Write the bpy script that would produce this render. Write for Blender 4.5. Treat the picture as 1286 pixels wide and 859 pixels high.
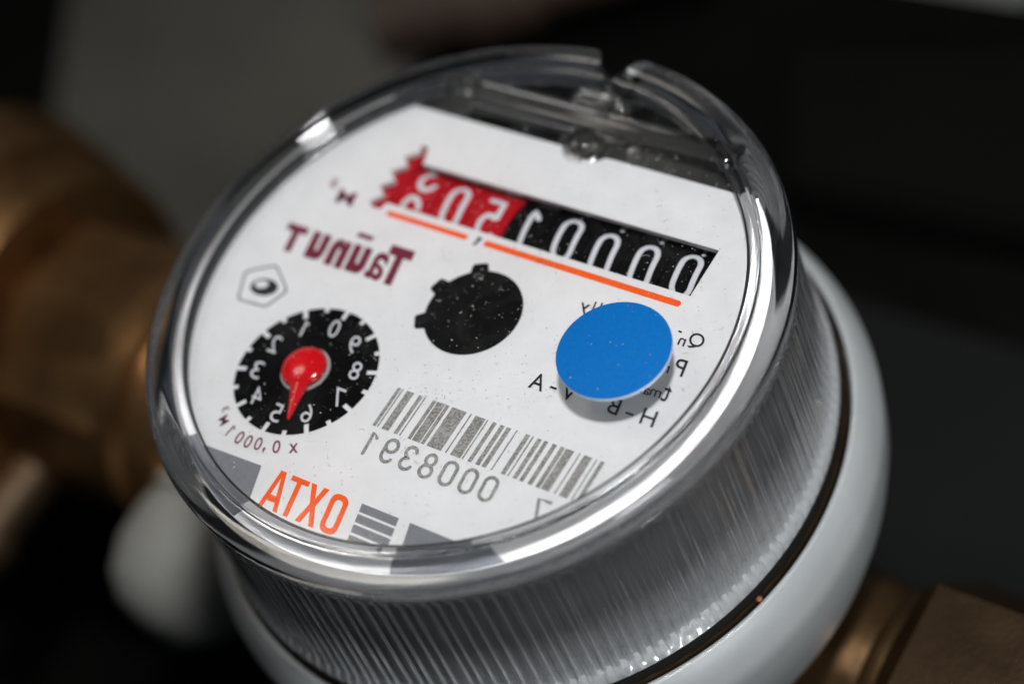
import bpy, bmesh, math, random
from mathutils import Matrix, Vector

for o in list(bpy.data.objects):
    bpy.data.objects.remove(o)
random.seed(7)
S = 0.001                      # everything below is written in millimetres
FLOOR = 130.0                  # height of the dial above the floor
scene = bpy.context.scene
COL = scene.collection
PI = math.pi

def W(x, y, z):                # meter coordinates (mm, dial = 0) -> world metres
    return Vector((x * S, y * S, (z + FLOOR) * S))

# ------------------------------------------------------------------ camera
CAM = (134.3107, -101.7466, 185.2018)
CR = [[0.8136765, 0.5104939, -0.2780765], [0.2744635, -0.759046, -0.5903549], [-0.5124454, 0.404036, -0.7577299]]
cd = bpy.data.cameras.new('camera')
cam = bpy.data.objects.new('camera', cd)
COL.objects.link(cam)
R = Matrix(CR)                                     # meter frame -> (right, down, forward)
rot = R.transposed() @ Matrix(((1, 0, 0), (0, -1, 0), (0, 0, -1)))
cam.matrix_world = Matrix.Translation(W(*CAM)) @ rot.to_4x4()
cd.sensor_width = 36
cd.lens = 73.87
cd.clip_start = 0.01
cd.clip_end = 50
cd.dof.use_dof = True
cd.dof.focus_distance = 0.239
cd.dof.aperture_fstop = 7.6
cd.dof.aperture_blades = 7
scene.camera = cam

# ------------------------------------------------------------------ light
w = bpy.data.worlds.new('World')
scene.world = w
w.use_nodes = True
w.node_tree.nodes['Background'].inputs[0].default_value = (0.75, 0.85, 1.0, 1)
w.node_tree.nodes['Background'].inputs[1].default_value = 0.045

def area(name, pos, target, size, power, col):
    ld = bpy.data.lights.new(name, 'AREA')
    ld.shape = 'DISK'
    ld.size = size * S
    ld.energy = power
    ld.color = col
    o = bpy.data.objects.new(name, ld)
    COL.objects.link(o)
    o.location = W(*pos)
    o.rotation_euler = (W(*target) - W(*pos)).to_track_quat('-Z', 'Y').to_euler()
    return o

area('key_lamp', (112, 0, 370), (0, 0, 0), 46, 1.22, (0.98, 0.985, 1.0))
area('left_fill', (-215, 30, 330), (-60, 0, -30), 120, 0.20, (1.0, 0.93, 0.84))  # added fill to brighten the left-hand brass; no lamp known there
area('fill_lamp', (250, -75, 140), (10, -5, -10), 90, 0.36, (0.93, 0.97, 1.0))

scene.view_settings.view_transform = 'Standard'
scene.view_settings.look = 'None'
scene.view_settings.exposure = 0
scene.view_settings.gamma = 1
try:
    scene.cycles.use_denoising = True
    scene.cycles.max_bounces = 16
    scene.cycles.transmission_bounces = 12
    scene.cycles.glossy_bounces = 6
    scene.cycles.transparent_max_bounces = 16
    scene.cycles.caustics_refractive = True
    scene.cycles.caustics_reflective = True
    scene.cycles.blur_glossy = 0.3
    scene.cycles.sample_clamp_indirect = 0
except Exception:
    pass

# ------------------------------------------------------------------ materials
def srgb(r, g, b):
    def f(c):
        c /= 255
        return c / 12.92 if c <= 0.04045 else ((c + 0.055) / 1.055) ** 2.4
    return (f(r), f(g), f(b), 1)

def mat(name, col, rough=0.5, metal=0.0, var=0.0, scale=400, bump=0.0, bscale=900, spec=0.5, trans=0.0, ior=1.5, coat=0.0):
    m = bpy.data.materials.new(name)
    m.use_nodes = True
    nt = m.node_tree
    b = nt.nodes['Principled BSDF']
    b.inputs['Base Color'].default_value = col
    b.inputs['Roughness'].default_value = rough
    b.inputs['Metallic'].default_value = metal
    b.inputs['Specular IOR Level'].default_value = spec
    b.inputs['Transmission Weight'].default_value = trans
    b.inputs['IOR'].default_value = ior
    b.inputs['Coat Weight'].default_value = coat
    tc = nt.nodes.new('ShaderNodeTexCoord')
    if var > 0:
        n = nt.nodes.new('ShaderNodeTexNoise')
        n.inputs['Scale'].default_value = scale
        n.inputs['Detail'].default_value = 6
        n.inputs['Roughness'].default_value = 0.65
        nt.links.new(tc.outputs['Object'], n.inputs['Vector'])
        r = nt.nodes.new('ShaderNodeValToRGB')
        r.color_ramp.elements[0].position = 0.3
        r.color_ramp.elements[1].position = 0.7
        r.color_ramp.elements[0].color = tuple(c * (1 - var) for c in col[:3]) + (1,)
        r.color_ramp.elements[1].color = tuple(min(1, c * (1 + var * 0.6)) for c in col[:3]) + (1,)
        nt.links.new(n.outputs['Fac'], r.inputs['Fac'])
        nt.links.new(r.outputs['Color'], b.inputs['Base Color'])
    if bump > 0:
        n2 = nt.nodes.new('ShaderNodeTexNoise')
        n2.inputs['Scale'].default_value = bscale
        n2.inputs['Detail'].default_value = 5
        nt.links.new(tc.outputs['Object'], n2.inputs['Vector'])
        bp = nt.nodes.new('ShaderNodeBump')
        bp.inputs['Strength'].default_value = bump
        bp.inputs['Distance'].default_value = 0.0004
        nt.links.new(n2.outputs['Fac'], bp.inputs['Height'])
        nt.links.new(bp.outputs['Normal'], b.inputs['Normal'])
    return m

M_DIAL = mat('dial_white_print', (0.74, 0.745, 0.75, 1), 0.55, var=0.05, scale=260, spec=0.3)
M_BLACKPRINT = mat('black_print', (0.003, 0.003, 0.003, 1), 0.8, spec=0.02)
M_DIGIT = mat('white_digit_print', (0.62, 0.64, 0.68, 1), 0.6)
M_MAROON = mat('maroon_print', srgb(112, 32, 55), 0.6, var=0.12, scale=1200, spec=0.2)
M_ORANGE = mat('orange_print', (0.90, 0.105, 0.008, 1), 0.6, var=0.10, scale=1500, spec=0.2)
M_GREY = mat('grey_print', (0.19, 0.20, 0.22, 1), 0.6, var=0.10, scale=1400, spec=0.2)
M_SYMBOL = mat('dark_green_print', (0.03, 0.05, 0.045, 1), 0.6, spec=0.2)
M_INK = mat('black_ink_print', (0.012, 0.012, 0.016, 1), 0.6, spec=0.2)
M_REELB = mat('black_reel_plastic', (0.0025, 0.0025, 0.003, 1), 0.6, spec=0.04)
M_REELR = mat('red_reel_plastic', (0.42, 0.003, 0.011, 1), 0.55, var=0.08, scale=500, spec=.08)
M_RED = mat('red_pointer_plastic', (0.62, 0.004, 0.010, 1), 0.12, spec=0.5)
M_BLUE = mat('blue_sticker_film', (0.001, 0.130, 0.43, 1), 0.6, var=0.10, scale=1800, bump=0.12, bscale=2500, spec=0.12)
M_WHITEEDGE = mat('white_sticker_edge', (0.62, 0.68, 0.76, 1), 0.5)
M_WASHER = mat('pale_grey_boss', (0.42, 0.40, 0.40, 1), 0.4)
M_CUP = mat('dark_grey_register_cup', (0.045, 0.046, 0.048, 1), 0.5, var=0.2, scale=120)
M_COLLAR = mat('pale_grey_collar_plastic', (0.37, 0.385, 0.385, 1), 0.42, var=0.10, scale=70, bump=0.05, bscale=400)
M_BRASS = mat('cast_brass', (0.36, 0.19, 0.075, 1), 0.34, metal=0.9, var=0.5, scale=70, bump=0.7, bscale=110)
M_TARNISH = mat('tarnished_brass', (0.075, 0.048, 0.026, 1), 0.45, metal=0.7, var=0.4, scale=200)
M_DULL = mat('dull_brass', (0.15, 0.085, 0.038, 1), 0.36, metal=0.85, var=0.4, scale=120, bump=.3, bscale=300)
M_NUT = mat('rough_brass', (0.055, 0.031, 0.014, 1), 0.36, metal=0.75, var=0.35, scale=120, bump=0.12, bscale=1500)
M_DARKGAP = mat('dark_gap_fill', (0.006, 0.006, 0.006, 1), 0.6)  # near-black fill for the dark gap and the window edge line
M_DUST = mat('dust_flakes', (0.42, 0.40, 0.38, 1), 0.9)
M_GRIT = mat('dark_grit', (0.035, 0.032, 0.03, 1), 0.9)
M_WALL = mat('white_cup_wall', (0.72, 0.73, 0.74, 1), 0.5)

def glass(name, rough, col=(1, 1, 1, 1), ior=1.49):
    m = bpy.data.materials.new(name)
    m.use_nodes = True
    b = m.node_tree.nodes['Principled BSDF']
    b.inputs['Base Color'].default_value = col
    b.inputs['Transmission Weight'].default_value = 1
    b.inputs['Roughness'].default_value = rough
    b.inputs['IOR'].default_value = ior
    return m

M_GLASS = glass('clear_cap_plastic', 0.02)
M_BOSS = glass('clear_boss_plastic', 0.10, (0.93, 0.93, 0.92, 1))

# ribbed skirt: slightly hazy plastic
def hazy(name):
    m = bpy.data.materials.new(name)
    m.use_nodes = True
    nt = m.node_tree
    b = nt.nodes['Principled BSDF']
    b.inputs['Base Color'].default_value = (0.80, 0.81, 0.82, 1)
    b.inputs['Transmission Weight'].default_value = 0.86
    b.inputs['Roughness'].default_value = 0.16
    b.inputs['IOR'].default_value = 1.49
    tc = nt.nodes.new('ShaderNodeTexCoord')
    n = nt.nodes.new('ShaderNodeTexNoise')
    n.inputs['Scale'].default_value = 140
    n.inputs['Detail'].default_value = 6
    nt.links.new(tc.outputs['Object'], n.inputs['Vector'])
    sx = nt.nodes.new('ShaderNodeSeparateXYZ')
    nt.links.new(tc.outputs['Object'], sx.inputs[0])
    mr = nt.nodes.new('ShaderNodeMapRange')          # worn haze towards the bottom edge, strengthened to paint in a pale sheen
    mr.inputs['From Min'].default_value = -.024
    mr.inputs['From Max'].default_value = -.013
    mr.inputs['To Min'].default_value = .60
    mr.inputs['To Max'].default_value = .93
    nt.links.new(sx.outputs[2], mr.inputs['Value'])
    nt.links.new(mr.outputs['Result'], b.inputs['Transmission Weight'])
    mr2 = nt.nodes.new('ShaderNodeMapRange')
    mr2.inputs['To Min'].default_value = 0.02
    mr2.inputs['To Max'].default_value = 0.05
    nt.links.new(n.outputs['Fac'], mr2.inputs['Value'])
    nt.links.new(mr2.outputs['Result'], b.inputs['Roughness'])
    return m
M_SKIRT = hazy('ribbed_skirt_plastic')

# thin clear window: transmits straight through, reflects by Fresnel
def thin_window(name):
    m = bpy.data.materials.new(name)
    m.use_nodes = True
    nt = m.node_tree
    nt.nodes.remove(nt.nodes['Principled BSDF'])
    out = nt.nodes['Material Output']
    tr = nt.nodes.new('ShaderNodeBsdfTransparent')
    tr.inputs[0].default_value = (0.985, 0.985, 0.985, 1)
    gl = nt.nodes.new('ShaderNodeBsdfGlossy')
    gl.inputs['Roughness'].default_value = 0.02
    fr = nt.nodes.new('ShaderNodeFresnel')
    fr.inputs['IOR'].default_value = 1.35
    mx = nt.nodes.new('ShaderNodeMixShader')
    nt.links.new(fr.outputs[0], mx.inputs[0])
    nt.links.new(tr.outputs[0], mx.inputs[1])
    nt.links.new(gl.outputs[0], mx.inputs[2])
    tc = nt.nodes.new('ShaderNodeTexCoord')
    n = nt.nodes.new('ShaderNodeTexNoise')          # faint film of grime on the window
    n.inputs['Scale'].default_value = 110
    n.inputs['Detail'].default_value = 8
    n.inputs['Roughness'].default_value = .7
    n.inputs['Distortion'].default_value = 1.2
    nt.links.new(tc.outputs['Object'], n.inputs['Vector'])
    r = nt.nodes.new('ShaderNodeMapRange')
    r.inputs['From Min'].default_value = .45
    r.inputs['From Max'].default_value = .75
    r.inputs['To Min'].default_value = .002
    r.inputs['To Max'].default_value = .035
    nt.links.new(n.outputs['Fac'], r.inputs['Value'])
    df = nt.nodes.new('ShaderNodeBsdfDiffuse')
    df.inputs[0].default_value = (.42, .41, .39, 1)
    m2 = nt.nodes.new('ShaderNodeMixShader')
    nt.links.new(r.outputs['Result'], m2.inputs[0])
    nt.links.new(mx.outputs[0], m2.inputs[1])
    nt.links.new(df.outputs[0], m2.inputs[2])
    nt.links.new(m2.outputs[0], out.inputs[0])
    return m
M_WINDOW = thin_window('clear_window')

# ------------------------------------------------------------------ object helpers
def link(name, me, m, parent=None, loc=None):
    o = bpy.data.objects.new(name, me)
    COL.objects.link(o)
    if m is not None:
        me.materials.clear()
        me.materials.append(m)
    if parent is not None:
        o.parent = parent
    if loc is not None:
        o.location = loc
    return o

def tag(o, label=None, cat=None, group=None, kind=None):
    if label: o['label'] = label
    if cat: o['category'] = cat
    if group: o['group'] = group
    if kind: o['kind'] = kind
    return o

def from_bm(name, bm, smooth=True, angle=35):
    bmesh.ops.recalc_face_normals(bm, faces=bm.faces[:])
    me = bpy.data.meshes.new(name)
    bm.to_mesh(me)
    bm.free()
    if smooth:
        me.polygons.foreach_set('use_smooth', [True] * len(me.polygons))
        me.set_sharp_from_angle(angle=math.radians(angle))
    return me

def empty(name, pos=(0, 0, 0)):
    o = bpy.data.objects.new(name, None)
    COL.objects.link(o)
    o.empty_display_size = 0.02
    o.location = W(*pos)
    return o

# a flat plate from outlines (mm); first outline outer, the others holes or islands
def plate_mesh(name, polys, thick, z=0.0):
    cu = bpy.data.curves.new(name, 'CURVE')
    cu.dimensions = '2D'
    cu.fill_mode = 'BOTH'
    cu.extrude = thick / 2 * S
    for p in polys:
        sp = cu.splines.new('POLY')
        sp.points.add(len(p) - 1)
        for i, (x, y) in enumerate(p):
            sp.points[i].co = (x * S, y * S, 0, 1)
        sp.use_cyclic_u = True
    o = bpy.data.objects.new('tmp', cu)
    COL.objects.link(o)
    dg = bpy.context.evaluated_depsgraph_get()
    dg.update()
    me = bpy.data.meshes.new_from_object(o.evaluated_get(dg))
    bpy.data.objects.remove(o)
    me.name = name
    me.transform(Matrix.Translation((0, 0, (z - thick / 2) * S)))
    return me

def plate(name, polys, thick, z, m, parent):
    return link(name, plate_mesh(name, polys, thick, z), m, parent)

def circle(cx, cy, r, n=64, a0=0):
    return [(cx + r * math.cos(a0 + 2 * PI * i / n), cy + r * math.sin(a0 + 2 * PI * i / n)) for i in range(n)]

def rect(x0, y0, x1, y1, sh=0.0):
    f = lambda x, y: (x + sh * (y - y0), y)
    return [f(x0, y0), f(x1, y0), f(x1, y1), f(x0, y1)]

PZ = 0.05        # print lies this high over the dial plate
PT = 0.04

_gc = {}
def glyph_raw(ch, bold):
    k = (ch, bold)
    if k in _gc: return _gc[k]
    cu = bpy.data.curves.new('glyph', 'FONT')
    cu.body = ch
    cu.size = 1
    cu.offset = bold
    cu.extrude = 0.0
    cu.resolution_u = 4
    o = bpy.data.objects.new('tmp', cu)
    COL.objects.link(o)
    dg = bpy.context.evaluated_depsgraph_get()
    dg.update()
    me = bpy.data.meshes.new_from_object(o.evaluated_get(dg))
    bpy.data.objects.remove(o)
    vs = [v.co.copy() for v in me.vertices]
    fs = [tuple(p.vertices) for p in me.polygons]
    x0 = min(v.x for v in vs); x1 = max(v.x for v in vs)
    y0 = min(v.y for v in vs); y1 = max(v.y for v in vs)
    vs = [((v.x - (x0 + x1) / 2) / (x1 - x0), (v.y - (y0 + y1) / 2) / (y1 - y0)) for v in vs]
    _gc[k] = (vs, fs)
    return _gc[k]

# a character as it stands on this dial: reversed left to right (the whole dial reads reversed)
def glyph_geo(ch, cx, cy, wd, ht, rot=0.0, shear=0.0, bold=0.0, mirror=True):
    vs, fs = glyph_raw(ch, bold)
    out = []
    c, s = math.cos(rot), math.sin(rot)
    for x, y in vs:
        X = (-x if mirror else x) * wd
        Y = y * ht
        X += shear * Y
        out.append((cx + X * c - Y * s, cy + X * s + Y * c))
    return out, fs

def print_mesh(name, geos, z):
    bm = bmesh.new()
    for gi, (vs, fs) in enumerate(geos):
        b = [bm.verts.new((x * S, y * S, (z + .006 * (gi % 3)) * S)) for x, y in vs]
        for f in fs:
            try: bm.faces.new([b[i] for i in f])
            except ValueError: pass
    me = bpy.data.meshes.new(name)
    for f in bm.faces:
        f.normal_update()
        if f.normal.z < 0: f.normal_flip()
    bm.to_mesh(me)
    bm.free()
    return me

# round-ended strokes (centre line in mm, width) for the thin reel and dial digits
def stroke_geo(pts, wd, closed=False, n=7):
    quads = []
    vs = []
    P = [Vector(p) for p in pts]
    m = len(P)
    L, Rr = [], []
    for i in range(m):
        a = P[(i - 1) % m] if closed or i > 0 else P[i]
        b = P[(i + 1) % m] if closed or i < m - 1 else P[i]
        d = (b - a)
        if d.length == 0: d = Vector((1, 0))
        d.normalize()
        nrm = Vector((-d.y, d.x)) * wd / 2
        L.append(P[i] + nrm); Rr.append(P[i] - nrm)
    for i in range(m):
        vs += [tuple(L[i]), tuple(Rr[i])]
    fs = []
    for i in range(m if closed else m - 1):
        j = (i + 1) % m
        fs.append((2 * i, 2 * i + 1, 2 * j + 1, 2 * j))
    if not closed:
        for e, sgn in ((0, -1), (m - 1, 1)):
            d = (P[1] - P[0]) if e == 0 else (P[-1] - P[-2])
            a0 = math.atan2(d.y, d.x) + (PI / 2 if e == 0 else -PI / 2)
            base = len(vs)
            vs.append(tuple(P[e]))
            for k in range(n + 1):
                a = a0 + PI * k / n
                vs.append((P[e].x + wd / 2 * math.cos(a), P[e].y + wd / 2 * math.sin(a)))
            for k in range(n):
                fs.append((base, base + 1 + k, base + 2 + k))
    return vs, fs

def arc(cx, cy, rx, ry, a0, a1, n=10):
    return [(cx + rx * math.cos(math.radians(a0 + (a1 - a0) * i / n)), cy + ry * math.sin(math.radians(a0 + (a1 - a0) * i / n))) for i in range(n + 1)]

# unit digits, width 1 x height 2, centred; normal (unreversed) form
def digit_paths(d):
    if d == '0': return [(arc(0, .5, .5, .5, 0, 180) + arc(0, -.5, .5, .5, 180, 360), True)]
    if d == '1': return [([(-.32, .62), (.12, 1), (.12, -1)], False)]
    if d == '2': return [(arc(0, .5, .5, .5, 170, -30) + [(-.5, -1), (.5, -1)], False)]
    if d == '3': return [(arc(0, .5, .46, .5, 160, -90) + arc(0, -.5, .5, .5, 90, -160), False)]
    if d == '4': return [([(.2, -1), (.2, 1), (-.5, -.4), (.5, -.4)], False)]
    if d == '5': return [([(.45, 1), (-.38, 1), (-.42, .15)] + arc(0, -.37, .5, .6, 125, -150), False)]
    if d == '6': return [(arc(0, .4, .5, .6, 30, 180, 8) + [(-.5, -.45)], False), (arc(0, -.45, .5, .55, 180, -180, 16)[:-1], True)]
    if d == '7': return [([(-.5, 1), (.5, 1), (-.1, -1)], False)]
    if d == '8': return [(arc(0, .5, .42, .48, 0, 360, 16)[:-1], True), (arc(0, -.5, .5, .52, 0, 360, 16)[:-1], True)]
    if d == '9': return [(arc(0, -.4, .5, .6, -150, 0, 8) + [(.5, .45)], False), (arc(0, .45, .5, .55, 0, 360, 16)[:-1], True)]

def digit_geo(d, cx, cy, wd, ht, sw, rot=0.0, shear=0.0, fine=False):
    out = []
    c, s = math.cos(rot), math.sin(rot)
    for path, closed in digit_paths(d):
        pp = []
        for x, y in path:
            X = -x * (wd - sw); Y = y / 2 * (ht - sw)
            X += shear * Y
            pp.append((cx + X * c - Y * s, cy + X * s + Y * c))
        # drop repeated points
        q = [pp[0]]
        for p in pp[1:]:
            if (Vector(p) - Vector(q[-1])).length > 1e-4: q.append(p)
        if closed and (Vector(q[0]) - Vector(q[-1])).length < 1e-4: q.pop()
        if fine:
            qq = []
            for i in range(len(q) if closed else len(q) - 1):
                a, b = Vector(q[i]), Vector(q[(i + 1) % len(q)])
                k = max(1, int((b - a).length / .45))
                qq += [tuple(a.lerp(b, j / k)) for j in range(k)]
            if not closed: qq.append(q[-1])
            q = qq
        out.append(stroke_geo(q, sw, closed))
    return out

def lathe(name, prof, n=128, smooth=True, angle=35, closed=True):
    bm = bmesh.new()
    rings = []
    for i in range(n):
        a = 2 * PI * i / n
        rings.append([bm.verts.new((r * math.cos(a) * S, r * math.sin(a) * S, z * S)) for r, z in prof])
    m = len(prof)
    for i in range(n):
        A, B = rings[i], rings[(i + 1) % n]
        for k in range(m if closed else m - 1):
            l = (k + 1) % m
            if prof[k][0] == 0 and prof[l][0] == 0: continue
            bm.faces.new((A[k], B[k], B[l], A[l]))
    bmesh.ops.remove_doubles(bm, verts=bm.verts[:], dist=1e-7)
    return from_bm(name, bm, smooth, angle)

def box_mesh(name, x0, y0, z0, x1, y1, z1, bev=0.0, seg=2):
    bm = bmesh.new()
    bmesh.ops.create_cube(bm, size=1)
    for v in bm.verts:
        v.co = Vector(((x0 + x1) / 2 + v.co.x * (x1 - x0), (y0 + y1) / 2 + v.co.y * (y1 - y0), (z0 + z1) / 2 + v.co.z * (z1 - z0))) * S
    if bev > 0:
        bmesh.ops.bevel(bm, geom=bm.edges[:], offset=bev * S, segments=seg, affect='EDGES', profile=0.5)
    return from_bm(name, bm, True, 40)

# ================================================================== SETTING
def ground():
    bm = bmesh.new()
    bmesh.ops.create_grid(bm, x_segments=8, y_segments=8, size=3.0)
    me = from_bm('floor', bm, False)
    m = mat('dark_floor', (0.004, 0.004, 0.0035, 1), 0.9, var=0.6, scale=14, bump=0.5, bscale=200, spec=0.05)
    tag(link('floor', me, m), kind='structure')
ground()

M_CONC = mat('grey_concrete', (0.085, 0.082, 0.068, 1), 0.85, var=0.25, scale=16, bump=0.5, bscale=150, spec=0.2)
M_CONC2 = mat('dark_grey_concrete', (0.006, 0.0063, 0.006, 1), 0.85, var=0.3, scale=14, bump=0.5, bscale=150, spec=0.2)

# ================================================================== WATER METER
meter = empty('water_meter', (0, 0, 0))
tag(meter, 'round water meter with white dial, clear ribbed plastic cap and pale grey collar', 'water meter')

RD = 37.6         # dial plate radius
YC = 25.4         # straight top edge of the dial plate
def dial_outline():
    a1 = math.asin(YC / RD)
    pts = []
    n = 160
    a_start = PI - a1
    a_end = 2 * PI + a1
    for i in range(n + 1):
        a = a_start + (a_end - a_start) * i / n
        pts.append((RD * math.cos(a), RD * math.sin(a)))
    # right end of the straight edge back to the left, with the bite for the boss
    bx, br = 3.0, 2.5
    pts.append((bx + br + 1.2, YC))
    for i in range(9):
        a = math.radians(-20 - 140 * i / 8)
        pts.append((bx + br * math.cos(a), YC + .45 + br * 0.62 * math.sin(a)))
    pts.append((bx - br - 1.2, YC))
    return pts
hole = [(26.0, 10.05), (26.0, 17.1), (-17.4, 17.1), (-18.25, 19.8), (-19.5, 19.8)]
yy = 18.7
hole += [(-18.95, 18.75), (-20.6, 17.35), (-19.3, 16.3), (-21.0, 14.8), (-19.5, 13.6), (-21.1, 12.2), (-19.6, 11.1), (-20.9, 9.6), (-20.2, 8.9), (-18.7, 8.85), (-18.5, 10.05)]
plate('dial_plate', [dial_outline(), hole], 0.7, 0.0, M_DIAL, meter)

# register body under the dial: an open cup with the reels hanging in it
cup = link('register_cup', lathe('register_cup', [(36.4, -0.9), (37.4, -0.9), (37.2, -24.5), (0, -24.5), (0, -23.0), (35.4, -23.0)], 128), M_CUP, meter)

# ---------------------------------------------------------------- number reels
RR = 9.0
reel_y, reel_z = 13.6, -1.15 - RR
REEL_W = 5.6
seq = ['3/2', '0', '5', '1', '0', '0', '0', '0']     # from the red end at the left
roff = [0, -0.35, -0.75, -0.45, -0.1, -0.75, -0.7, -0.15]
def wrap_to_reel(geos, lift):
    res = []
    for gi, (vs, fs) in enumerate(geos):
        lf = lift + .006 * (gi % 2)
        vv = []
        for x, y in vs:
            a = y / RR
            vv.append((x, (RR + lf) * math.sin(a), (RR + lf) * math.cos(a)))
        res.append((vv, fs))
    return res
def mesh3(name, geos):
    bm = bmesh.new()
    for vs, fs in geos:
        b = [bm.verts.new((x * S, y * S, z * S)) for x, y, z in vs]
        for f in fs:
            try: bm.faces.new([b[i] for i in f])
            except ValueError: pass
    for f in bm.faces:
        f.normal_update()
        if f.normal.z < 0: f.normal_flip()
    me = bpy.data.meshes.new(name)
    bm.to_mesh(me); bm.free()
    return me
def reel_mesh(wd):
    bm = bmesh.new()
    n = 72
    prof = [(-wd / 2, RR - 2.5), (-wd / 2, RR - .12), (-wd / 2 + .12, RR), (wd / 2 - .12, RR), (wd / 2, RR - .12), (wd / 2, RR - 2.5)]
    rings = []
    for i in range(n):
        a = 2 * PI * i / n
        rings.append([bm.verts.new((x * S, r * math.sin(a) * S, r * math.cos(a) * S)) for x, r in prof])
    for i in range(n):
        A, B = rings[i], rings[(i + 1) % n]
        for k in range(len(prof)):
            l = (k + 1) % len(prof)
            bm.faces.new((A[k], B[k], B[l], A[l]))
    return from_bm('number_reel', bm, True, 30)
rm = reel_mesh(REEL_W - 0.14)
rm_red = rm.copy()
rm.materials.append(M_REELB); rm_red.materials.append(M_REELR)
for i, d in enumerate(seq):
    x = -18.8 + REEL_W * (i + .5)
    red = i < 3
    o = bpy.data.objects.new('number_reel', rm_red if red else rm)
    COL.objects.link(o); o.parent = meter
    o.location = Vector((x, reel_y, reel_z)) * S
    o['label'] = 'red number reel' if red else 'black number reel'
    geos = []
    dh, dw, sw = 6.7, 3.1, 0.70
    if red: sw = 0.78
    if d == '3/2':
        geos += digit_geo('3', -.1, 3.5, dw, dh, sw, shear=-.12, fine=True)
        geos += digit_geo('2', .1, -3.9, dw, dh, sw, shear=-.12, fine=True)
        geos += digit_geo('1', .1, -9.4, dw, dh, sw, shear=-.12, fine=True)
    else:
        k = int(d)
        geos += digit_geo(d, 0.1, roff[i] - .1, dw, dh, sw, shear=-.12, fine=True)
        geos += digit_geo(str((k + 1) % 10), 0, roff[i] + 7.7, dw, dh, sw, shear=-.12, fine=True)
        geos += digit_geo(str((k - 1) % 10), 0, roff[i] - 7.7, dw, dh, sw, shear=-.12, fine=True)
    link('reel_digit', mesh3('reel_digit', wrap_to_reel(geos, .03)), M_DIGIT, o)
    if not red and i > 4:
        dg_ = [(circle(.2 if i < 7 else .35, 3.5, .26, 12), [tuple(range(12))])]
        link('transfer_mark', mesh3('transfer_mark', wrap_to_reel(dg_, .03)), M_DIGIT, o)
# red toothed disc beside the last reel
bm = bmesh.new()
prof = []
tooth = box_mesh('saw_gear', -21.6, 8.0, -2.2, -18.75, 20.4, -1.0, .1)
link('saw_gear', tooth, M_REELR, meter)
# black stop wall at the right end of the reels
link('reel_end_wall', box_mesh('reel_end_wall', 26.0, 9.0, -8, 28, 18.5, -0.75, .1), M_REELB, meter)

# ---------------------------------------------------------------- printed lines
def capsule(x0, y0, x1, y1, wd):
    d = Vector((x1 - x0, y1 - y0)); a = math.atan2(d.y, d.x)
    return [(x1 + wd / 2 * math.cos(a - PI / 2 + PI * k / 8), y1 + wd / 2 * math.sin(a - PI / 2 + PI * k / 8)) for k in range(9)] + \
           [(x0 + wd / 2 * math.cos(a + PI / 2 + PI * k / 8), y0 + wd / 2 * math.sin(a + PI / 2 + PI * k / 8)) for k in range(9)]
plate('orange_line', [capsule(-17.1, 8.66, -5.3, 8.66, .78)], PT, PZ, M_ORANGE, meter)['label'] = 'short orange line below the red reels'
plate('orange_line', [capsule(-2.0, 8.66, 25.1, 8.60, .85)], PT, PZ, M_ORANGE, meter)['label'] = 'long orange line below the black reels'
plate('decimal_comma', [[(-3.75, 7.9), (-3.35, 7.95), (-3.15, 8.5), (-3.0, 9.25), (-3.7, 9.25), (-3.55, 8.6)]], PT, PZ, M_SYMBOL, meter)

# brand word
tau = [('T', -11.4, 1.75, 3.6, 5.6, .06), ('a', -13.75, 1.0, 2.6, 4.1, .02), ('u', -16.75, 1.0, 2.8, 4.1, .06), ('n', -20.0, 1.0, 2.8, 4.1, .06), ('u', -23.3, 1.0, 2.8, 4.1, .06), ('T', -27.3, 1.0, 3.3, 4.1, .06)]
g = [glyph_geo(c, x, y, ww, hh, shear=-.20, bold=b) for c, x, y, ww, hh, b in tau]
me = print_mesh('brand_word', g, PZ)
link('brand_word', me, M_MAROON, meter)['label'] = 'maroon reversed word'
plate('brand_macron', [rect(-19.2, 4.1, -16.8, 4.8)], PT, PZ, M_MAROON, meter)

# cubic metre sign by the reels
g = [glyph_geo('M', -24.3, 9.0, 2.7, 2.2, shear=-.2, bold=.012), glyph_geo('3', -27.2, 10.5, 1.15, 1.35, shear=-.2, bold=.012)]
link('unit_sign', print_mesh('unit_sign', g, PZ), M_MAROON, meter)

# pentagon approval sign
pent = [(-30.5, -5.55), (-26.9, -3.25), (-22.85, -6.25), (-24.15, -9.45), (-28.7, -9.75)]
pcx = sum(p[0] for p in pent) / 5; pcy = sum(p[1] for p in pent) / 5
def soften(P, k=.14):
    out = []
    n = len(P)
    for i in range(n):
        a, b, c = Vector(P[i - 1]), Vector(P[i]), Vector(P[(i + 1) % n])
        p0 = b.lerp(a, k); p1 = b.lerp(c, k)
        for t in (0, .25, .5, .75, 1):
            out.append(tuple((1 - t) ** 2 * p0 + 2 * t * (1 - t) * b + t * t * p1))
    return out
po = soften(pent)
pi_ = [(pcx + (x - pcx) * .925, pcy + (y - pcy) * .925) for x, y in po]
plate('approval_pentagon', [po, pi_], PT, PZ, M_SYMBOL, meter)
el = [(-26.35 + 1.95 * math.cos(a) - .25 * math.sin(a), -6.85 + 1.25 * math.sin(a) + .3 * math.cos(a)) for a in [2 * PI * i / 32 for i in range(32)]]
eh = [(-26.95 + .95 * math.cos(a), -6.6 + .62 * math.sin(a) + .15 * math.cos(a)) for a in [2 * PI * i / 24 for i in range(24)]]
plate('approval_oval', [el, eh], PT, PZ, M_INK, meter)

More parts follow.
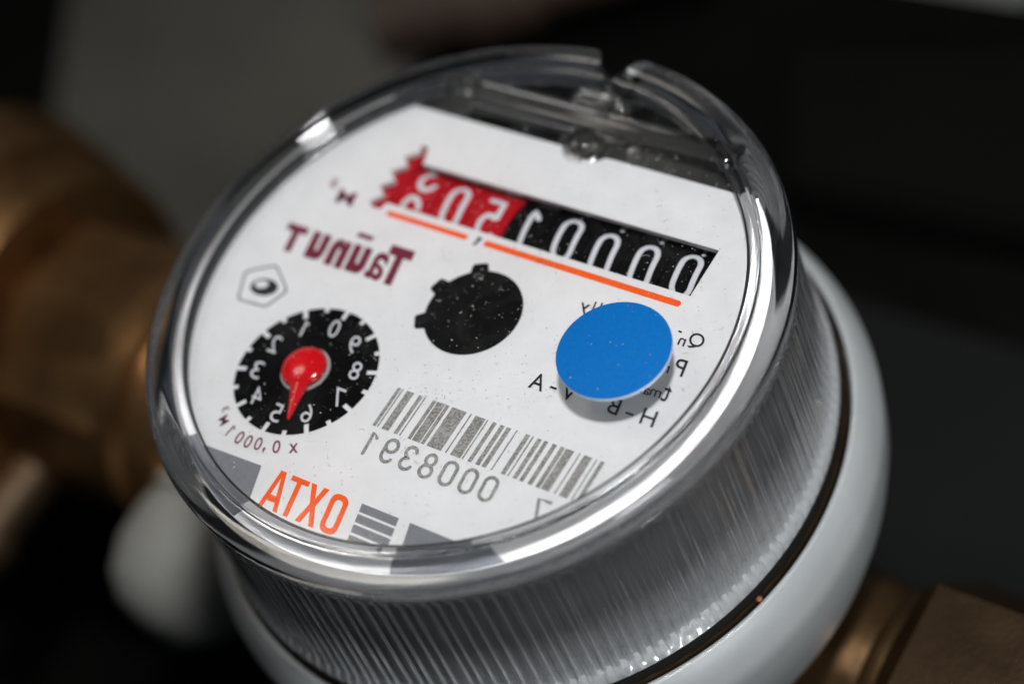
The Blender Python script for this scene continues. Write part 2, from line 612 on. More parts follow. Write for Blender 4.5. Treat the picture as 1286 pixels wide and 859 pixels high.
# ---------------------------------------------------------------- small pointer dial
NX, NY, NR = -13.26, -15.55, 9.25
def notched():
    pts = []
    for k in range(20):
        a = math.radians(90 + 18 * k)
        major = k % 2 == 0
        depth = 1.25 if major else .62
        hw = .30 if major else .30
        da = hw / NR
        for aa, r in ((a - da * .98, NR), (a - da * .98 * NR / (NR - depth), NR - depth), (a + da * .98 * NR / (NR - depth), NR - depth), (a + da * .98, NR)):
            pts.append((NX + r * math.cos(aa), NY + r * math.sin(aa)))
        for t in range(1, 6):
            aa = a + da + (math.radians(18) - 2 * da) * t / 6
            pts.append((NX + NR * math.cos(aa), NY + NR * math.sin(aa)))
    return pts
sd = plate('pointer_dial', [notched()], PT, PZ, M_BLACKPRINT, meter)
for k in range(10):
    a = math.radians(91.5 + 36 * k)
    link('dial_numeral', print_mesh('dial_numeral', digit_geo('1', NX + 6.5 * math.cos(a), NY + 6.5 * math.sin(a), 1.2, 2.4, .3, shear=-.2) if k == 1 else [glyph_geo(str(k), NX + 6.5 * math.cos(a), NY + 6.5 * math.sin(a), 1.45 if k != 1 else .8, 2.45, shear=-.2, bold=-.006)], PZ + .02), M_DIGIT, sd)
# pointer: washer, hub dome, needle
pt = link('pointer_hub', lathe('pointer_hub', [(0, .3), (2.8, .3)] + [(2.9 * math.cos(t), .72 + .93 * math.sin(t)) for t in [(-.25 + (PI / 2 + .25) * i / 14) for i in range(15)]][:-1] + [(0, 1.65)], 64, closed=False), M_RED, meter)
pt.location = Vector((NX, NY, 0)) * S
link('pointer_washer', lathe('pointer_washer', [(0, .06), (3.15, .06), (3.15, .22), (0, .22)], 64, closed=False), M_WASHER, pt)
def needle():
    bm = bmesh.new()
    d = Vector((-10.75 - NX, -22.55 - NY)); L = d.length; a = math.atan2(d.y, d.x)
    rows = []
    for t, hw, zt in ((1.6, 1.55, 1.2), (2.6, 1.25, 1.15), (3.4, .95, 1.1), (5.0, .62, 1.0), (6.6, .33, .9), (L, .12, .85)):
        row = []
        for k in range(9):
            b = PI * k / 8
            x, y, z = t, hw * math.cos(b), .45 + (zt - .45) * math.sin(b)
            row.append(bm.verts.new(((x * math.cos(a) - y * math.sin(a)) * S, (x * math.sin(a) + y * math.cos(a)) * S, z * S)))
        rows.append(row)
    for A, B in zip(rows, rows[1:]):
        for k in range(8):
            bm.faces.new((A[k], A[k + 1], B[k + 1], B[k]))
        bm.faces.new((A[0], B[0], B[8], A[8]))
    bm.faces.new(rows[0]); bm.faces.new(rows[-1])
    return from_bm('pointer_needle', bm, True, 50)
link('pointer_needle', needle(), M_RED, pt)

# legend along the lower edge of the small dial
leg = [('x', -8.05, -25.45, 1.15, 1.35), ('0', -10.2, -26.05, 1.0, 1.75), (',', -11.45, -27.05, .35, .8), ('0', -12.65, -26.55, 1.0, 1.75), ('0', -14.05, -26.75, 1.0, 1.75), ('0', -15.45, -26.7, 1.0, 1.75), ('1', -17.2, -26.3, .6, 1.75), ('M', -18.95, -25.4, 1.15, 1.25), ('3', -19.75, -24.0, .7, .9)]
g = []
for c, x, y, ww, hh in leg:
    a = math.atan2(y - NY, x - NX)
    rt = a + PI / 2
    if c in 'M3': rt -= .25
    g += digit_geo('1', x, y, 1.0, hh, .22, rot=rt * .9, shear=-.18) if c == '1' else [glyph_geo(c, x, y, ww, hh, rot=rt * .9, shear=-.18, bold=.004)]
link('scale_legend', print_mesh('scale_legend', g, PZ), M_MAROON, meter)

# ---------------------------------------------------------------- flow star
SX, SY, SR = 2.16, -.94, 6.16
def starpoly():
    pts = []
    teeth = (211, 163, 115)
    a = 60
    while a < 420:
        t = next((t for t in teeth if abs(a - t) < 10), None)
        if t is None:
            pts.append((SX + SR * math.cos(math.radians(a)), SY + SR * math.sin(math.radians(a))))
            a += 3
        else:
            c, s = math.cos(math.radians(t)), math.sin(math.radians(t))
            for r, o in ((SR - .1, -1.15), (SR + .95, -.98), (SR + 1.15, -.75), (SR + 1.15, .75), (SR + .95, .98), (SR - .1, 1.15)):
                pts.append((SX + r * c - o * s, SY + r * s + o * c))
            a = t + 12
    return pts
M_STAR = mat('black_star_wheel', (0.003, 0.003, 0.003, 1), 0.4, var=0.9, scale=160, bump=.25, bscale=300, spec=.10)
plate('flow_star', [starpoly()], .14, .16, M_STAR, meter)

# ---------------------------------------------------------------- barcode and serial number
bars = [(-.42, .45), (.09, .16), (1.2, 1.0), (2.73, .5), (3.36, .16), (4.72, .45), (5.68, 1.1), (6.62, .45), (7.52, .5), (8.55, 1.45), (9.97, .16), (11.3, 1.4), (12.3, .16), (13.3, .5), (14.4, .55), (15.28, .55), (16.35, .16), (17.9, .55), (18.6, .16), (19.5, .55), (20.4, .5), (21.55, .55), (22.62, .55), (23.6, 1.05), (24.9, .16), (26.0, 1.05), (27.12, .16), (27.9, .5)]
def laser_mat():
    m = bpy.data.materials.new('laser_marked_grey')
    m.use_nodes = True
    nt = m.node_tree
    b = nt.nodes['Principled BSDF']
    b.inputs['Roughness'].default_value = .7
    b.inputs['Specular IOR Level'].default_value = .2
    tc = nt.nodes.new('ShaderNodeTexCoord')
    v = nt.nodes.new('ShaderNodeTexVoronoi')
    v.inputs['Scale'].default_value = 3600
    nt.links.new(tc.outputs['Object'], v.inputs['Vector'])
    n = nt.nodes.new('ShaderNodeTexNoise'); n.inputs['Scale'].default_value = 500
    nt.links.new(tc.outputs['Object'], n.inputs['Vector'])
    mm = nt.nodes.new('ShaderNodeMath'); mm.operation = 'MULTIPLY_ADD'; mm.inputs[1].default_value = .55
    nt.links.new(n.outputs['Fac'], mm.inputs[0]); nt.links.new(v.outputs['Distance'], mm.inputs[2])
    r = nt.nodes.new('ShaderNodeValToRGB')
    r.color_ramp.elements[0].position = .35; r.color_ramp.elements[0].color = (.115, .11, .10, 1)
    r.color_ramp.elements[1].position = 1.1 if False else 1.0; r.color_ramp.elements[1].color = (.33, .325, .31, 1)
    nt.links.new(mm.outputs[0], r.inputs['Fac'])
    nt.links.new(r.outputs['Color'], b.inputs['Base Color'])
    return m
M_LASER = laser_mat()
for x, ww in bars:
    y0 = -19.14
    plate('barcode_bar', [rect(x - ww / 2, y0, x + ww / 2, -13.5)], PT, PZ, M_LASER, meter)
ser = [('0', 17.4), ('0', 14.65), ('0', 11.85), ('8', 9.0), ('3', 6.2), ('9', 3.45), ('1', .55)]
for d, x in ser:
    link('serial_digit', print_mesh('serial_digit', digit_geo(d, x, -21.4, 2.0, 3.4, .44, shear=-.10), PZ), M_LASER, meter)
link('serial_digit', print_mesh('serial_digit', digit_geo('7', 24.5, -21.7, 1.95, 3.2, .44, shear=-.10), PZ), M_LASER, meter)

# ---------------------------------------------------------------- maker's band at the bottom
def on_circle_from(a0, a1, r, n=24):
    return [(r * math.cos(math.radians(a0 + (a1 - a0) * i / n)), r * math.sin(math.radians(a0 + (a1 - a0) * i / n))) for i in range(n + 1)]
RB = RD - .05
aL = math.degrees(math.atan2(-29.3, -math.sqrt(RB * RB - 29.3 ** 2)))
aLe = math.degrees(math.atan2(-RB * .971, -8.3))
plate('grey_band', [[(-10.4, -28.94), (-8.3, -35.4)] + on_circle_from(math.degrees(math.atan2(-35.5, -8.35)), aL, RB)], PT, PZ, M_GREY, meter)
aR = math.degrees(math.atan2(-28.6, math.sqrt(RB * RB - 28.6 ** 2)))
plate('grey_band', [[(11.25, -28.6), (12.85, -34.2)] + on_circle_from(math.degrees(math.atan2(-34.25, 12.9)), aR, RB)], PT, PZ, M_GREY, meter)
for y0, y1 in ((-29.63, -28.6), (-30.95, -29.95), (-32.25, -31.28), (-33.6, -32.6)):
    f = lambda x, y: (x - .24 * (y + 28.6), y)
    plate('grey_bar', [[f(4.42, y1), f(9.66, y1), f(9.66, y0), f(4.42, y0)]], PT, PZ, M_GREY, meter)
def logo_letter(paths_filled):
    return plate('logo_letter', paths_filled, PT, PZ, M_ORANGE, meter)
def shp(pts, cx, cy, wd, ht, sh=-.215):
    return [(cx + x * wd + sh * y * ht, cy + y * ht) for x, y in pts]
LC, LH = -31.05, 5.0
# A, T, X, O read reversed; all but the order are symmetric
logo_letter([shp([(-.5, -.5), (-.28, -.5), (-.22, -.30), (.22, -.30), (.28, -.5), (.5, -.5), (.14, .5), (-.14, .5)], -6.65, LC, 2.85, LH), shp([(-.155, -.14), (.155, -.14), (0, .34)], -6.65, LC, 2.85, LH)])
logo_letter([shp([(-.13, -.5), (.13, -.5), (.13, .37), (.5, .37), (.5, .5), (-.5, .5), (-.5, .37), (-.13, .37)], -4.0, LC, 2.6, LH)])
logo_letter([shp([(-.5, -.5), (-.22, -.5), (0, -.13), (.22, -.5), (.5, -.5), (.15, 0), (.47, .5), (.2, .5), (0, .15), (-.2, .5), (-.47, .5), (-.15, 0)], -1.15, LC, 2.75, LH)])
def rrect(wd, ht, r, n=6):
    out = []
    for cx, cy, a0 in ((wd / 2 - r, ht / 2 - r, 0), (-wd / 2 + r, ht / 2 - r, 90), (-wd / 2 + r, -ht / 2 + r, 180), (wd / 2 - r, -ht / 2 + r, 270)):
        out += arc(cx, cy, r, r, a0, a0 + 90, n)
    return out
def skew(P, cx, cy, sh=-.215): return [(cx + x + sh * y, cy + y) for x, y in P]
logo_letter([skew(rrect(2.5, LH, 1.0), 2.05, LC), skew(rrect(1.15, LH - 1.4, .5), 2.05, LC)])

# ---------------------------------------------------------------- letters around the sticker
def ink(name, items):
    return link(name, print_mesh(name, [glyph_geo(c, x, y, ww * 1.1, hh * 1.08, shear=-.18, bold=b + .006, rot=r) for c, x, y, ww, hh, b, r in items], PZ), M_INK, meter)
ink('class_mark', [('H', 29.85, -6.5, 1.65, 1.95, .0, 0), ('-', 27.55, -6.85, .95, .26, .0, 0), ('B', 25.35, -6.55, 1.3, 1.95, .0, 0)])
ink('class_mark', [('V', 19.4, -6.8, 1.6, 1.95, .0, 0), ('-', 17.3, -6.9, .8, .26, .0, 0), ('A', 15.1, -6.8, 1.75, 2.0, .0, 0)])
ink('temperature_mark', [('t', 30.2, -2.95, .95, 2.0, .0, 0), ('m', 28.95, -3.35, 1.25, .85, .0, 0), ('a', 27.85, -3.5, .7, .85, .0, 0), ('x', 27.0, -3.5, .7, .85, 0, 0)])
ink('pressure_mark', [('P', 29.85, .75, 1.25, 2.05, .0, 0), ('n', 28.45, .0, .7, .9, .0, 0)])
ink('flow_mark', [('Q', 29.85, 4.6, 1.75, 2.0, .0, 0), ('n', 28.3, 3.95, .8, .95, .0, 0), ('-', 27.4, 5.15, .4, .2, 0, 0)])
ink('size_mark', [('y', 14.85, 4.15, 1.15, 1.4, .0, 0), ('l', 15.85, 4.95, .18, 1.1, .0, 0), ('N', 17.3, 4.9, 1.3, 1.4, 0, 0)])

# ---------------------------------------------------------------- clear cap: window, rounded bezel, ribbed skirt
WZ = 1.75
win = link('cap_window', lathe('cap_window', [(0, WZ), (34.9, WZ)], 128, closed=False), M_WINDOW, meter)

NSEG = 1440
link('window_edge_line', lathe('window_edge_line', [(34.6, 1.3), (34.85, 1.3), (34.85, 1.72), (34.6, 1.72)], 160), M_DARKGAP, meter)  # black ring added to draw the dark line at the bezel's inner edge
RIBS = 160
rib_rand = [random.uniform(.7, 1.0) for _ in range(RIBS)]
rib_lo = [random.choice((.2, .3, .42)) for _ in range(RIBS)]
def notch_r(a):
    # V notch in the rim behind the dial: apex (0.4, 37), arms out to (-4.4, 41) and (1.9, 41)
    x = math.cos(a); y = math.sin(a)
    if y <= 0: return 99
    best = 99
    for (ax, ay), (bx, by) in (((.8, 34.2), (-5.6, 42.5)), ((.8, 34.2), (4.6, 42.5))):
        # ray r*(x,y) meets segment
        dx, dy = bx - ax, by - ay
        den = x * dy - y * dx
        if abs(den) < 1e-9: continue
        r = (ax * dy - ay * dx) / den
        t = (ax * y - ay * x) / den if abs(den) > 1e-9 else 2
        t = ((r * x - ax) * dx + (r * y - ay) * dy) / (dx * dx + dy * dy)
        if 0 <= t <= 1: best = min(best, r)
    return best
def ring_mesh(name, prof, rib=None, nseg=NSEG, clampin=0.35, angle=30):
    """prof: list of (r, z, rib weight, side) side=+1 outer surface, -1 inner"""
    bm = bmesh.new()
    rings = []
    for i in range(nseg):
        a = 2 * PI * i / nseg
        nr = notch_r(a)
        rw = 0
        if rib:
            ph = (i / nseg * RIBS) % 1.0
            k = int(i / nseg * RIBS) % RIBS
            rw = (0.0 if ph < rib_lo[k] else (1.0 if ph < rib_lo[k] + .42 else .45)) * rib_rand[k]
        row = []
        for r, z, wgt, side in prof:
            rr = r + (rw * rib * wgt if rib else 0)
            lim = nr if side > 0 else nr - clampin
            rr = min(rr, lim)
            row.append(bm.verts.new((rr * math.cos(a) * S, rr * math.sin(a) * S, z * S)))
        rings.append(row)
    m = len(prof)
    for i in range(nseg):
        A, B = rings[i], rings[(i + 1) % nseg]
        for k in range(m):
            l = (k + 1) % m
            bm.faces.new((A[k], B[k], B[l], A[l]))
    return from_bm(name, bm, True, angle)
bez = [(34.95, .16, 0, -1), (34.95, 1.75, 0, -1), (35.1, 1.98, 0, 1), (35.5, 2.2, 0, 1), (35.85, 2.22, 0, 1), (36.05, 2.05, 0, 1), (36.2, 1.65, 0, 1), (36.42, 1.65, 0, 1), (36.55, 2.1, 0, 1), (36.9, 2.42, 0, 1), (37.5, 2.65, 0, 1), (38.2, 2.72, 0, 1), (38.9, 2.62, 0, 1), (39.5, 2.3, 0, 1), (39.95, 1.75, 0, 1), (40.2, 1.05, 0, 1), (40.2, .3, 0, 1), (40.05, -.4, 0, 1), (39.85, -.8, 0, 1), (39.6, -1.0, 0, 1),
       (39.3, -1.03, 0, 1), (38.95, -1.03, 0, -1), (38.9, .1, 0, -1), (38.3, .16, 0, -1), (36.0, .16, 0, -1)]
bz = link('cap_bezel', ring_mesh('cap_bezel', bez), M_GLASS, meter)
sk = [(38.0, -1.06, 0, -1), (39.6, -1.06, 0, 1), (39.95, -1.2, 0, 1), (40.05, -1.5, .15, 1), (40.0, -2.0, .5, 1), (39.8, -2.7, 1, 1), (39.7, -3.0, 1, 1)]
for i in range(1, 9):
    t = i / 8
    sk.append((39.7 + .7 * t ** 1.3, -3.0 - 19.8 * t, 1, 1))
sk += [(40.6, -23.2, .8, 1), (40.85, -23.6, .5, 1), (41.0, -24.2, .5, 1), (40.95, -25.1, 0, 1), (38.8, -25.1, 0, -1), (38.6, -23.0, 0, -1), (38.1, -12, 0, -1), (37.8, -3, 0, -1)]
link('cap_skirt', ring_mesh('cap_skirt', sk, rib=-.5), M_SKIRT, meter)

# clear fittings in the segment behind the dial
link('hinge_bar', box_mesh('hinge_bar', -21, 28.3, -1.2, 22.5, 31.2, 1.6, .4), M_BOSS, meter)
link('hinge_web', box_mesh('hinge_web', -3.4, 31.4, -1.2, 2.8, 33.9, 1.6, .4), M_BOSS, meter)
def dome(r, z0, zt, h, n=10):
    return [(0, z0), (r, z0), (r, zt - h)] + [(r * math.cos(PI / 2 * k / n), zt - h + h * math.sin(PI / 2 * k / n)) for k in range(1, n)] + [(0, zt)]
post = link('pivot_post', lathe('pivot_post', dome(2.0, -6, 1.65, .8), 48, closed=False, angle=60), M_BOSS, meter, Vector((1.5, 26.3, 0)) * S)
link('post_ring', lathe('post_ring', [(2.05, -.4), (2.9, -.4), (2.9, -.1), (2.5, .15), (2.05, .15)], 48), M_BOSS, post)
link('pivot_post', lathe('pivot_post', dome(1.1, -6, 1.55, .35), 32, closed=False, angle=60), M_BOSS, meter, Vector((9.3, 26.4, 0)) * S)
def segment(r, y0, y1, n=40):
    x1 = math.sqrt(r * r - y0 * y0)
    a0 = math.atan2(y0, x1)
    pts = [(r * math.cos(a0 + (PI - 2 * a0) * i / n), min(y1, r * math.sin(a0 + (PI - 2 * a0) * i / n))) for i in range(n + 1)]
    return pts
M_BACKING = mat('smoky_grey_backing', (0.045, 0.045, 0.043, 1), 0.3, var=0.5, scale=120, spec=.4)
pocketR = [(3.5, 31.9), (3.4, 34.6), (5.2, 35.6), (9.0, 34.6), (13.5, 32.6), (15.0, 31.9)]
pocketL = [(-16.0, 31.9), (-13.5, 33.6), (-8.0, 35.2), (-4.5, 35.6), (-3.8, 31.9)]
pocketM = [(-18.0, 26.2), (-17.0, 28.0), (-3.0, 28.0), (-3.0, 26.2)]
plate('grey_backing', [segment(37.0, 25.7, 99), pocketR, pocketL, pocketM], .8, -1.3, M_BACKING, meter)  # plate added so the clear segment reads lighter through the glass
# white wall of the cup, seen through the bezel at the right
def arc_wall(a0, a1, r0, r1, z0, z1, n=48):
    bm = bmesh.new()
    rows = []
    for i in range(n + 1):
        a = math.radians(a0 + (a1 - a0) * i / n)
        rows.append([bm.verts.new((r * math.cos(a) * S, r * math.sin(a) * S, z * S)) for r, z in ((r0, z0), (r1, z0), (r1, z1), (r0, z1))])
    for A, B in zip(rows, rows[1:]):
        for k in range(4):
            l = (k + 1) % 4
            bm.faces.new((A[k], B[k], B[l], A[l]))
    bm.faces.new(rows[0]); bm.faces.new(rows[-1])
    return from_bm('cup_wall', bm, True, 40)

# ---------------------------------------------------------------- blue sticker on the window
TX, TY, TR = 24.25, -2.45, 6.70
TZ = 4.45
stk = link('seal_disc', lathe('seal_disc', [(0, .47), (TR - .2, .47), (TR - .03, .44)], 96, closed=False), M_BLUE, meter, Vector((TX, TY, TZ)) * S)
link('seal_edge', lathe('seal_edge', [(TR - .03, .44), (TR, .38), (TR, .05), (TR - .1, .0), (0, .0)], 96, closed=False), M_WHITEEDGE, stk)
link('seal_stem', lathe('seal_stem', [(0, WZ - TZ + .02), (2.2, WZ - TZ + .02), (1.6, WZ - TZ + .6), (1.6, -.02), (0, -.02)], 40, closed=False), M_WHITEEDGE, stk)

# ---------------------------------------------------------------- dust on the window and sticker
def dust(name, n, m, smin, smax, spread, seed, z=WZ + .03, ctr=(0, 0)):
    rnd = random.Random(seed)
    bm = bmesh.new()
    clumps = [(rnd.uniform(-spread, spread) * .9, rnd.uniform(-spread, spread) * .9, rnd.uniform(.5, 3.5)) for _ in range(45)] + [(22, 13, 3.5), (25, 11, 2), (2, -1, 3), (-12, -20, 3)]
    for _ in range(n):
        while True:
            x, y = rnd.uniform(-spread, spread), rnd.uniform(-spread, spread)
            if x * x + y * y < spread * spread: break
        if clumps and rnd.random() < .5:
            c = clumps[int(len(clumps) * rnd.random())]
            x, y = c[0] + rnd.gauss(0, c[2]), c[1] + rnd.gauss(0, c[2])
            if x * x + y * y > spread * spread: continue
        x += ctr[0]; y += ctr[1]
        s = smin + (smax - smin) * rnd.random() ** 3
        a = rnd.uniform(0, PI)
        lng = rnd.uniform(.6, 2.0)
        k = rnd.choice((4, 5, 6))
        vs = []
        for i in range(k):
            t = 2 * PI * i / k + rnd.uniform(-.3, .3)
            px, py = s * lng * math.cos(t), s * math.sin(t) / lng ** .5
            vs.append(bm.verts.new(((x + px * math.cos(a) - py * math.sin(a)) * S, (y + px * math.sin(a) + py * math.cos(a)) * S, z * S)))
        top = bm.verts.new((x * S, y * S, (z + s * .8) * S))
        bm.faces.new(vs)
        for i in range(k):
            bm.faces.new((vs[i], vs[(i + 1) % k], top))
    me = from_bm(name, bm, False)
    return tag(link(name, me, m, meter), kind='stuff')
dust('pale_dust', 2600, M_DUST, .03, .11, 34.6, 3)
def fibres(name, n, m, seed):
    rnd = random.Random(seed)
    bm = bmesh.new()
    for _ in range(n):
        r = 34 * math.sqrt(rnd.random()); t = rnd.uniform(0, 2 * PI)
        x, y, a = r * math.cos(t), r * math.sin(t), rnd.uniform(0, 2 * PI)
        turn = rnd.uniform(-.5, .5); prev = None
        for k in range(7):
            wv = .022
            p = [bm.verts.new(((x - math.sin(a) * q_) * S, (y + math.cos(a) * q_) * S, (WZ + .05) * S)) for q_ in (-wv, wv)]
            if prev: bm.faces.new((prev[0], prev[1], p[1], p[0]))
            prev = p
            x += .13 * math.cos(a); y += .13 * math.sin(a); a += turn + rnd.uniform(-.3, .3)
            if math.hypot(x, y) > 34.6: break
    return tag(link(name, from_bm(name, bm, False), m, meter), kind='stuff')
fibres('dust_fibres', 40, M_DUST, 8)
fibres('dark_fibres', 22, M_GRIT, 9)
dust('dark_grit', 170, M_GRIT, .025, .075, 34.6, 4)
dust('pale_dust', 60, M_DUST, .03, .09, TR - .3, 5, TZ + .5, (TX, TY))

# ---------------------------------------------------------------- collar, dark gap ring and brass body
link('dark_gap_ring', lathe('dark_gap_ring', [(38, -25.4), (40.8, -25.4), (41.1, -27), (41.1, -30), (38, -30)], 160), M_DARKGAP, meter)  # near-black ring standing in for the dark gap under the skirt
def toothed():
    bm = bmesh.new()
    n = 180
    rows = []
    for i in range(n):
        a = 2 * PI * i / n
        r = 41.5 - (.25 if i % 3 == 0 else 0)
        rows.append([bm.verts.new((q_ * math.cos(a) * S, q_ * math.sin(a) * S, z * S)) for q_, z in ((41.1, -30), (41.1, -26.7), (r, -26.45), (41.6, -26.9), (41.6, -30))])
    for i in range(n):
        A, B = rows[i], rows[(i + 1) % n]
        for k in range(5):
            l = (k + 1) % 5
            bm.faces.new((A[k], B[k], B[l], A[l]))
    return from_bm('brass_lock_ring', bm, True, 30)
link('brass_lock_ring', toothed(), M_TARNISH, meter)
col = [(41.62, -30.5), (41.62, -26.6), (41.75, -26.3), (42.1, -26.15), (42.5, -26.3), (43.9, -28.6), (44.65, -30.3), (44.9, -31.2), (44.98, -32.4), (44.8, -37), (44.0, -41), (42.8, -44.5), (42, -46), (40.5, -46), (40.5, -30.5)]
link('collar', lathe('collar', col, 192, angle=45), M_COLLAR, meter, Vector((.5, 0, 0)) * S)
def arc_block(name, a0, a1, r0, r1, z0, z1, m, n=10):
    bm = bmesh.new()
    rows = []
    for i in range(n + 1):
        a = math.radians(a0 + (a1 - a0) * i / n)
        rows.append([bm.verts.new((r * math.cos(a) * S, r * math.sin(a) * S, z * S)) for r, z in ((r0, z0), (r1, z0), (r1, z1), (r0, z1))])
    for A, B in zip(rows, rows[1:]):
        for k in range(4):
            l = (k + 1) % 4
            bm.faces.new((A[k], B[k], B[l], A[l]))
    bm.faces.new(rows[0]); bm.faces.new(rows[-1])
    bmesh.ops.bevel(bm, geom=[e for e in bm.edges if e.calc_face_angle(0) > .8], offset=.15 * S, segments=2, affect='EDGES')
    return link(name, from_bm(name, bm, True, 40), m, meter)
def beads():
    rnd = random.Random(11)
    bm = bmesh.new()
    for _ in range(34):
        a = math.radians((rnd.uniform(-60, 40) if _ % 8 == 0 else rnd.uniform(-165, -105)))
        r = rnd.uniform(41.2, 42.0); sz = rnd.uniform(.15, .5)
        m4 = Matrix.Translation(Vector((r * math.cos(a), r * math.sin(a), -26.5)) * S) @ Matrix.Diagonal((1, 1, .6, 1))
        bmesh.ops.create_icosphere(bm, subdivisions=1, radius=sz * S, matrix=m4)
    return from_bm('corrosion_beads', bm, True, 80)
tag(link('corrosion_beads', beads(), mat('orange_corrosion', (0.28, 0.10, 0.045, 1), 0.6, var=.3, scale=900), meter), kind='stuff')
arc_block('collar_tab', -52, -43, 41.9, 43.6, -30, -26.6, M_COLLAR)
# cast brass body
link('brass_body', lathe('brass_body', [(0, -46.1), (39.5, -46.1), (40, -48), (39, -51), (36, -57), (28, -68), (18, -76), (0, -78)], 96, closed=False), M_BRASS, meter)
def xlathe(name, prof, n=64, angle=35):
    me = lathe(name, [(r, x) for x, r in prof], n, True, angle, closed=False)
    me.transform(Matrix.Rotation(PI / 2, 4, 'Y'))
    return me
PIPE_Z = -64
def hexnut(name, x0, x1, af, m, parent, twist=0.0, ch=1.6, n=6):
    bm = bmesh.new()
    rc = af / 2 / math.cos(PI / n)
    rows = []
    for x, k in ((x0, .90), (x0 + ch, 1.0), (x1 - ch, 1.0), (x1, .90)):
        row = []
        for i in range(n):
            a = twist + 2 * PI / n * i
            row.append(bm.verts.new((x * S, rc * k * math.cos(a) * S, rc * k * math.sin(a) * S)))
        rows.append(row)
    for A, B in zip(rows, rows[1:]):
        for i in range(n):
            bm.faces.new((A[i], A[(i + 1) % n], B[(i + 1) % n], B[i]))
    bm.faces.new(rows[0]); bm.faces.new(rows[-1])
    bmesh.ops.bevel(bm, geom=[e for e in bm.edges if e.calc_face_angle(0) > .5], offset=.7 * S, segments=3, affect='EDGES')
    return link(name, from_bm(name, bm, True, 25), m, parent)

# right-hand coupling
link('inlet_spigot', xlathe('inlet_spigot', [(28, 15), (42, 14), (46, 13.6), (47.2, 14.4), (48.5, 14.4), (49.5, 13), (80, 13)]), M_DULL, meter, Vector((0, 0, PIPE_Z)) * S)
link('outlet_spigot', xlathe('outlet_spigot', [(-92, 20), (-78, 20.5), (-77, 18.5), (-74.5, 18.2), (-74, 19.3), (-70, 18.2), (-69.5, 16.5), (-67, 16), (-66.5, 17), (-54, 13), (-50, 13.5), (-44, 17), (-38, 22), (-26, 26)]), M_BRASS, meter, Vector((0, 2, PIPE_Z)) * S)
rn = empty('coupling_nut', (79, 0, PIPE_Z))
tag(rn, 'brown brass hexagonal coupling nut right of the meter, in the lower right corner', 'coupling nut')
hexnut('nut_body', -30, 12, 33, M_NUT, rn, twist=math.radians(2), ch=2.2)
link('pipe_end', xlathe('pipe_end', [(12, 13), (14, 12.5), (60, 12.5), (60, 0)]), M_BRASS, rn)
ln = empty('coupling_nut', (-90, 4, PIPE_Z))
tag(ln, 'blurred brown brass coupling left of the meter with golden edges', 'coupling nut')
hexnut('nut_body', -17, 10, 42, M_BRASS, ln, twist=math.radians(10), ch=2.5, n=8)
link('union_body', xlathe('union_body', [(-17, 18), (-18, 28), (-20, 29.5), (-25, 31.2), (-25.5, 29.5), (-28, 30), (-28.5, 32.3), (-40, 36), (-42, 36), (-43.5, 34), (-44, 27), (-46, 27), (-48, 25), (-50, 27), (-52, 25), (-54, 30), (-60, 33), (-72, 33), (-76, 28), (-120, 26), (-120, 0)]), M_BRASS, ln)

# ================================================================== BACKGROUND THINGS
def slab(name, pts, h, m, label, cat):
    bm = bmesh.new()
    lo = [bm.verts.new((x * S, y * S, 0)) for x, y in pts]
    hi = [bm.verts.new((x * S, y * S, h * S)) for x, y in pts]
    n = len(pts)
    bm.faces.new(lo); bm.faces.new(hi)
    for i in range(n):
        bm.faces.new((lo[i], lo[(i + 1) % n], hi[(i + 1) % n], hi[i]))
    bmesh.ops.bevel(bm, geom=bm.edges[:], offset=2 * S, segments=2, affect='EDGES')
    return tag(link(name, from_bm(name, bm, True, 40), m), label, cat)
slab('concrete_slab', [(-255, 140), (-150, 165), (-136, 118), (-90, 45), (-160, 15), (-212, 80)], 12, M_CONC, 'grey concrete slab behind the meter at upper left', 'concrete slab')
slab('concrete_block', [(-21, 92), (40, 92), (75, 40), (0, 20)], 12, M_CONC2, 'dark grey concrete block beyond the collar at right', 'concrete block')
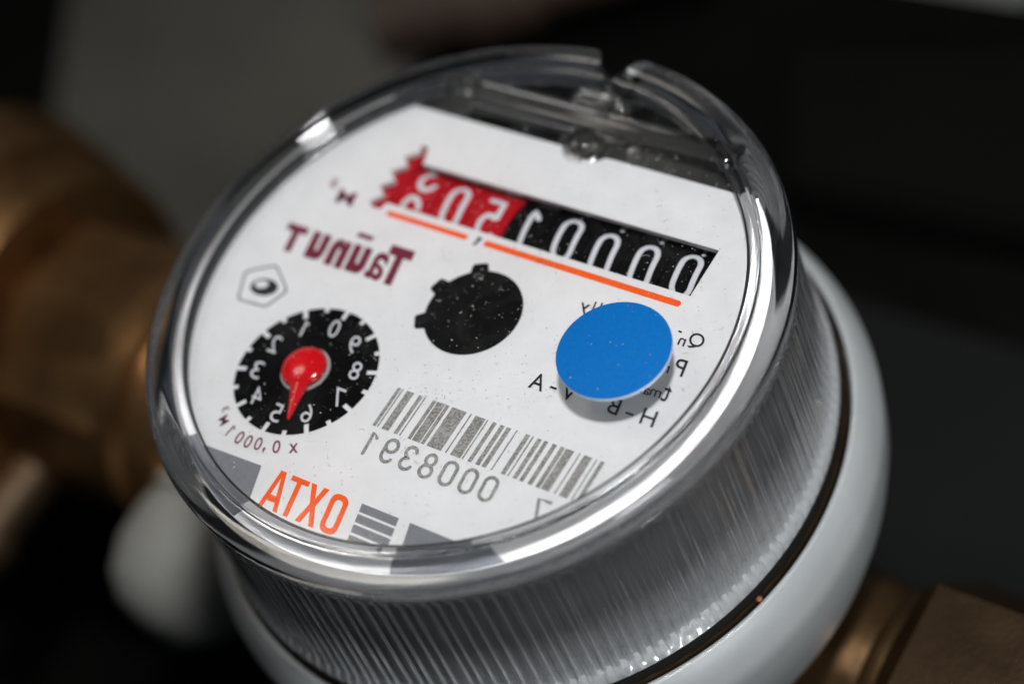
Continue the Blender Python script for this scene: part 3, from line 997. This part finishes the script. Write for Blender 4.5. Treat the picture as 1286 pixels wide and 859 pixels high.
slab('concrete_block', [(-55, 145), (10, 165), (30, 118), (-39, 112)], 12, mat('blackish_concrete', (0.0035, 0.0035, 0.003, 1), 0.85, var=.3, scale=14, spec=.1), 'dark grey concrete block at upper right, behind the black gap', 'concrete block')  # near-black concrete, darker than the other block
slab('white_board', [(-72, 174), (-18, 177), (-14, 210), (-75, 205)], 30, mat('white_board_paint', (0.45, 0.46, 0.43, 1), 0.6, var=0.1, scale=30), 'pale board edge in the top right corner', 'board')

# white plastic cap on the test port in front of the left-hand spigot
pc = empty('plug_cap', (-64, -12, -69))
tag(pc, 'blurred off-white plastic plug cap below the left brass coupling', 'plug cap')
M_CAPW = mat('offwhite_plastic', (0.27, 0.27, 0.245, 1), 0.5, var=0.1, scale=80)
def ylathe(name, prof, n=48):
    me = lathe(name, prof, n, True, 35, closed=False)
    me.transform(Matrix.Rotation(PI / 2, 4, 'X'))
    return me
link('cap_body', ylathe('cap_body', [(0, 0), (12, 0), (12.4, 6), (12, 12), (10, 17), (6.5, 20), (0, 21.5)]), M_CAPW, pc)
link('cap_flange', ylathe('cap_flange', [(11.5, 1), (13.6, 1), (13.6, 3), (12, 3.5)]), M_CAPW, pc)

def ylathe_at(name, prof, m, parent, loc):
    return link(name, ylathe(name, prof), m, parent, Vector(loc) * S)
ylathe_at('side_port', [(0, -8), (5, -8), (5, 12), (6, 12.3), (6, 16), (5, 17.5), (0, 18)], M_TARNISH, ln, (-13, -22, -6))
# rusty pipe lying behind, at the top edge
rp = empty('rusty_pipe', (-116, 138, -FLOOR + 21))
tag(rp, 'blurred brown pipe lying at the top edge, behind the clear cap', 'pipe')
M_RUST = mat('rusty_steel', (0.06, 0.036, 0.024, 1), 0.7, metal=0.2, var=0.4, scale=60, bump=.4, bscale=200)
pb = link('pipe_body', xlathe('pipe_body', [(-30, 0), (-30, 9), (40, 9), (40, 0)]), M_RUST, rp)
link('pipe_socket', xlathe('pipe_socket', [(-12, 9.05), (-12, 11), (4, 11), (4, 9.05)]), M_RUST, rp)
rp.rotation_euler = (0, 0, math.radians(38))
